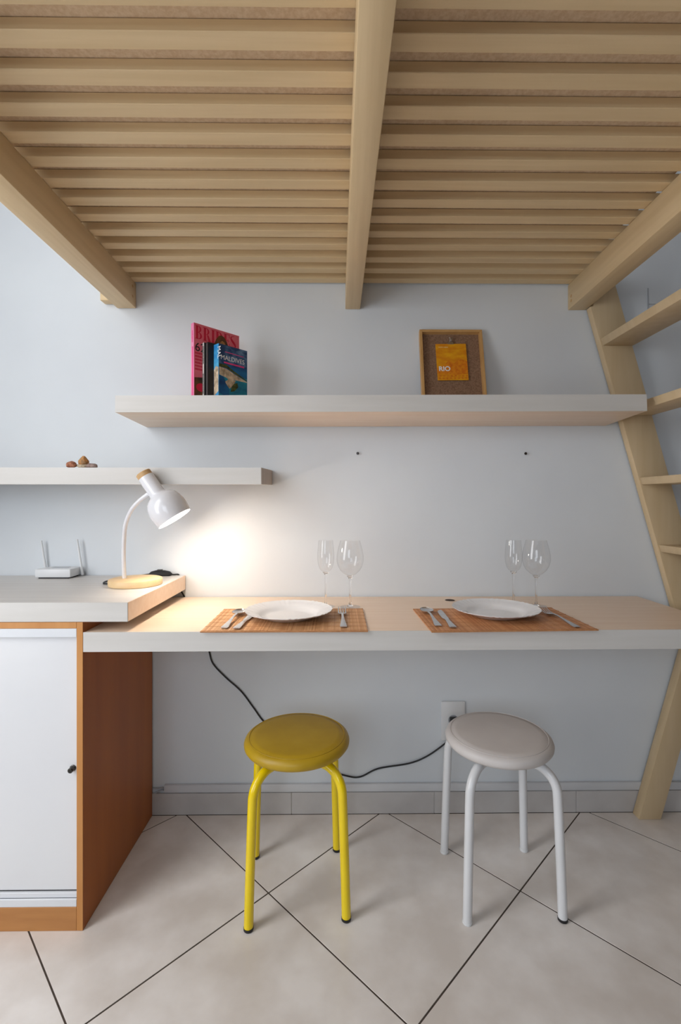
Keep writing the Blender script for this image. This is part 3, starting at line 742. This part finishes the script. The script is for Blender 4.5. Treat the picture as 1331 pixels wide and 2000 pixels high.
TZ = MZ + .0042                                  # top of the mats
def plate_obj():
    m = MB(); n = 144; vs = []; fs = []
    prof = [(0, .0020), (.060, .0020), (.078, .0035), (.086, .0095), (.094, .0135), (.112, .0185), (.1275, .0228), (.1302, .0240),
            (.1300, .0222), (.112, .0160), (.094, .0108), (.080, .0030), (.072, 0.0), (.066, 0.0), (.064, .0008), (0, .0008)]
    rings = []
    for r, z in prof:
        if r == 0:
            rings.append([len(vs)] * n); vs.append((0, 0, z)); continue
        rings.append(list(range(len(vs), len(vs) + n)))
        w = max(0, (r - .094) / .036)
        for i in range(n):
            a = 2 * PI * i / n
            flute = math.sin(a * 8) > 0.15
            rr = r * (1 + .006 * w * math.cos(a * 24))
            zz = z + (.0011 * w * math.cos(a * 48) * (1 if flute else .15))
            vs.append((rr * math.cos(a), rr * math.sin(a), zz))
    for a, b in zip(rings, rings[1:]):
        for i in range(n):
            j = (i + 1) % n; q_ = []
            for k in (a[i], a[j], b[j], b[i]):
                if k not in q_: q_.append(k)
            if len(q_) > 2: fs.append(tuple(q_))
    m.add(vs, fs)
    return m.build('plate', M['china'], angle=70)
p1 = plate_obj(); p1.location = (-.1560, 1.444, TZ)
tag(p1, 'white scalloped dinner plate on the striped placemat nearer the lamp', 'plate', 'dinner plates')
p2 = p1.copy(); COL.objects.link(p2); p2.location = (.4735, 1.461, TZ); p2.rotation_euler = (0, 0, .3)
p2['label'] = 'white scalloped dinner plate on the darker placemat nearer the ladder'

# cutlery: local y runs from handle end to tip
def fork_obj():
    m = MB()
    m.strip([(0, 0, .0016, .0085, .0012), (0, .01, .0018, .0098, .0014), (0, .03, .0030, .0078, .0016), (0, .07, .0058, .0045, .0016), (0, .105, .0080, .0030, .0017),
             (0, .125, .0078, .0034, .0016), (0, .136, .0060, .0085, .0012), (0, .146, .0042, .0118, .0010), (0, .158, .0034, .0125, .0009)])
    for x in (-.0108, -.0036, .0036, .0108):
        m.strip([(x, .156, .0034, .0019, .0009), (x, .175, .0048, .0016, .0009), (x, .192, .0092, .0014, .0008), (x, .203, .0135, .0007, .0005)])
    return m.build('fork', M['steel'], angle=60)
def knife_obj():
    m = MB()
    m.strip([(0, 0, .0024, .0088, .0018), (0, .008, .0026, .0100, .0022), (0, .03, .0030, .0082, .0024), (0, .07, .0032, .0062, .0024), (0, .090, .0030, .0060, .0018)])
    m.strip([(0, .089, .0030, .0062, .0012), (-.001, .10, .0028, .0092, .0009), (-.001, .15, .0026, .0098, .0008), (0, .19, .0026, .0088, .0007), (.003, .207, .0026, .0045, .0005), (.005, .212, .0026, .0012, .0004)])
    return m.build('knife', M['steel'], angle=50)
def spoon_obj():
    m = MB()
    m.strip([(0, 0, .0016, .0085, .0012), (0, .01, .0018, .0100, .0014), (0, .03, .0032, .0080, .0016), (0, .07, .0066, .0046, .0016), (0, .105, .0096, .0032, .0017), (0, .128, .0094, .0036, .0015), (0, .138, .0088, .005, .0012)])
    vs = []; fs = []; nu, nv = 24, 6
    for side in (0, 1):
        for j in range(nv + 1):
            u = j / nv
            for i in range(nu):
                a = 2 * PI * i / nu
                rr = math.cos(u * PI / 2)
                x = .0205 * rr * math.sin(a) * (1 + .10 * math.cos(a + PI)); y = .166 + .0315 * rr * math.cos(a)
                z = .0096 - .0078 * math.sin(u * PI / 2) + (.0010 if side == 0 else 0)
                vs.append((x, y, z))
    base_n = (nv + 1) * nu
    for side in (0, 1):
        for j in range(nv):
            for i in range(nu):
                k = (i + 1) % nu; o_ = side * base_n
                fs.append((o_ + j * nu + i, o_ + j * nu + k, o_ + (j + 1) * nu + k, o_ + (j + 1) * nu + i))
    for i in range(nu):
        k = (i + 1) % nu
        fs.append((i, k, base_n + k, base_n + i))
    m.add(vs, fs)
    return m.build('spoon', M['steel'], angle=60)
def pair(o, loc1, rz1, lab1, loc2, rz2, lab2, cat, grp):
    o.location = loc1; o.rotation_euler = (0, 0, rz1); tag(o, lab1, cat, grp)
    c = o.copy(); COL.objects.link(c); c.location = loc2; c.rotation_euler = (0, 0, rz2); c['label'] = lab2
CZ_ = TZ + .0006
pair(fork_obj(), (.0075, 1.316, CZ_), .02, 'steel fork on the striped placemat nearer the lamp', (.6480, 1.306, CZ_), .06, 'steel fork on the darker placemat nearer the ladder', 'fork', 'forks')
pair(knife_obj(), (-.2830, 1.300, CZ_), -.09, 'steel knife half under the plate on the striped placemat', (.3065, 1.304, CZ_), -.02, 'steel knife on the darker placemat nearer the ladder', 'knife', 'knives')
pair(spoon_obj(), (-.3180, 1.308, CZ_), -.04, 'steel spoon on the striped placemat nearer the lamp', (.2705, 1.324, CZ_), .02, 'steel spoon on the darker placemat nearer the ladder', 'spoon', 'spoons')

# stemware: a thin bowl, a solid stem and a foot
def goblet(name, bowl, z_stem, r_stem, r_foot):
    t = thing(name, 'x', 'glass')
    MB().lathe(bowl, 48).build('bowl', M['glass'], t, angle=80)
    b0 = bowl[0][1]
    MB().lathe([(0, .0035), (.010, .0038), (.0052, .008), (r_stem, .018), (r_stem * .85, z_stem * .55), (r_stem, z_stem - .012), (r_stem * 1.6, z_stem - .004), (r_stem * 3.0, b0 - .0008), (0, b0 - .0004)], 24).build('stem', M['glass_solid'], t, angle=80)
    MB().lathe([(0, .0008), (r_foot * .97, .0004), (r_foot, .0012), (r_foot * .97, .0020), (r_foot * .5, .0028), (.010, .0036), (0, .0037)], 48).build('foot', M['glass'], t, angle=80)
    return t
fl_bowl = [(0, .1155), (.008, .1165), (.0165, .1215), (.0222, .130), (.0262, .145), (.0280, .163), (.0276, .180), (.0254, .203), (.0236, .2215)]
wi_bowl = [(0, .1035), (.009, .1050), (.0210, .1115), (.0330, .123), (.0410, .138), (.0448, .155), (.0442, .172), (.0400, .194), (.0350, .212), (.0325, .2215)]
flute = goblet('champagne_flute', fl_bowl, .114, .0036, .030)
wine = goblet('wine_glass', wi_bowl, .102, .0038, .034)
f2 = copy_thing(flute, (.5800, 1.604, DZ + .0004), (0, 0, 0), 'slender champagne flute behind the plate on the darker placemat')
w2_ = copy_thing(wine, (.6510, 1.5905, TZ + .0002 - .0040), (0, 0, 0), 'wide wine glass at the back corner of the darker placemat')
flute.location = (-.0500, 1.599, DZ + .0004); flute['label'] = 'slender champagne flute behind the plate on the striped placemat'
wine.location = (.0310, 1.5905, DZ + .0004); wine['label'] = 'wide wine glass at the back corner of the striped placemat'
for o in (flute, f2): o['group'] = 'champagne flutes'
for o in (wine, w2_): o['group'] = 'wine glasses'
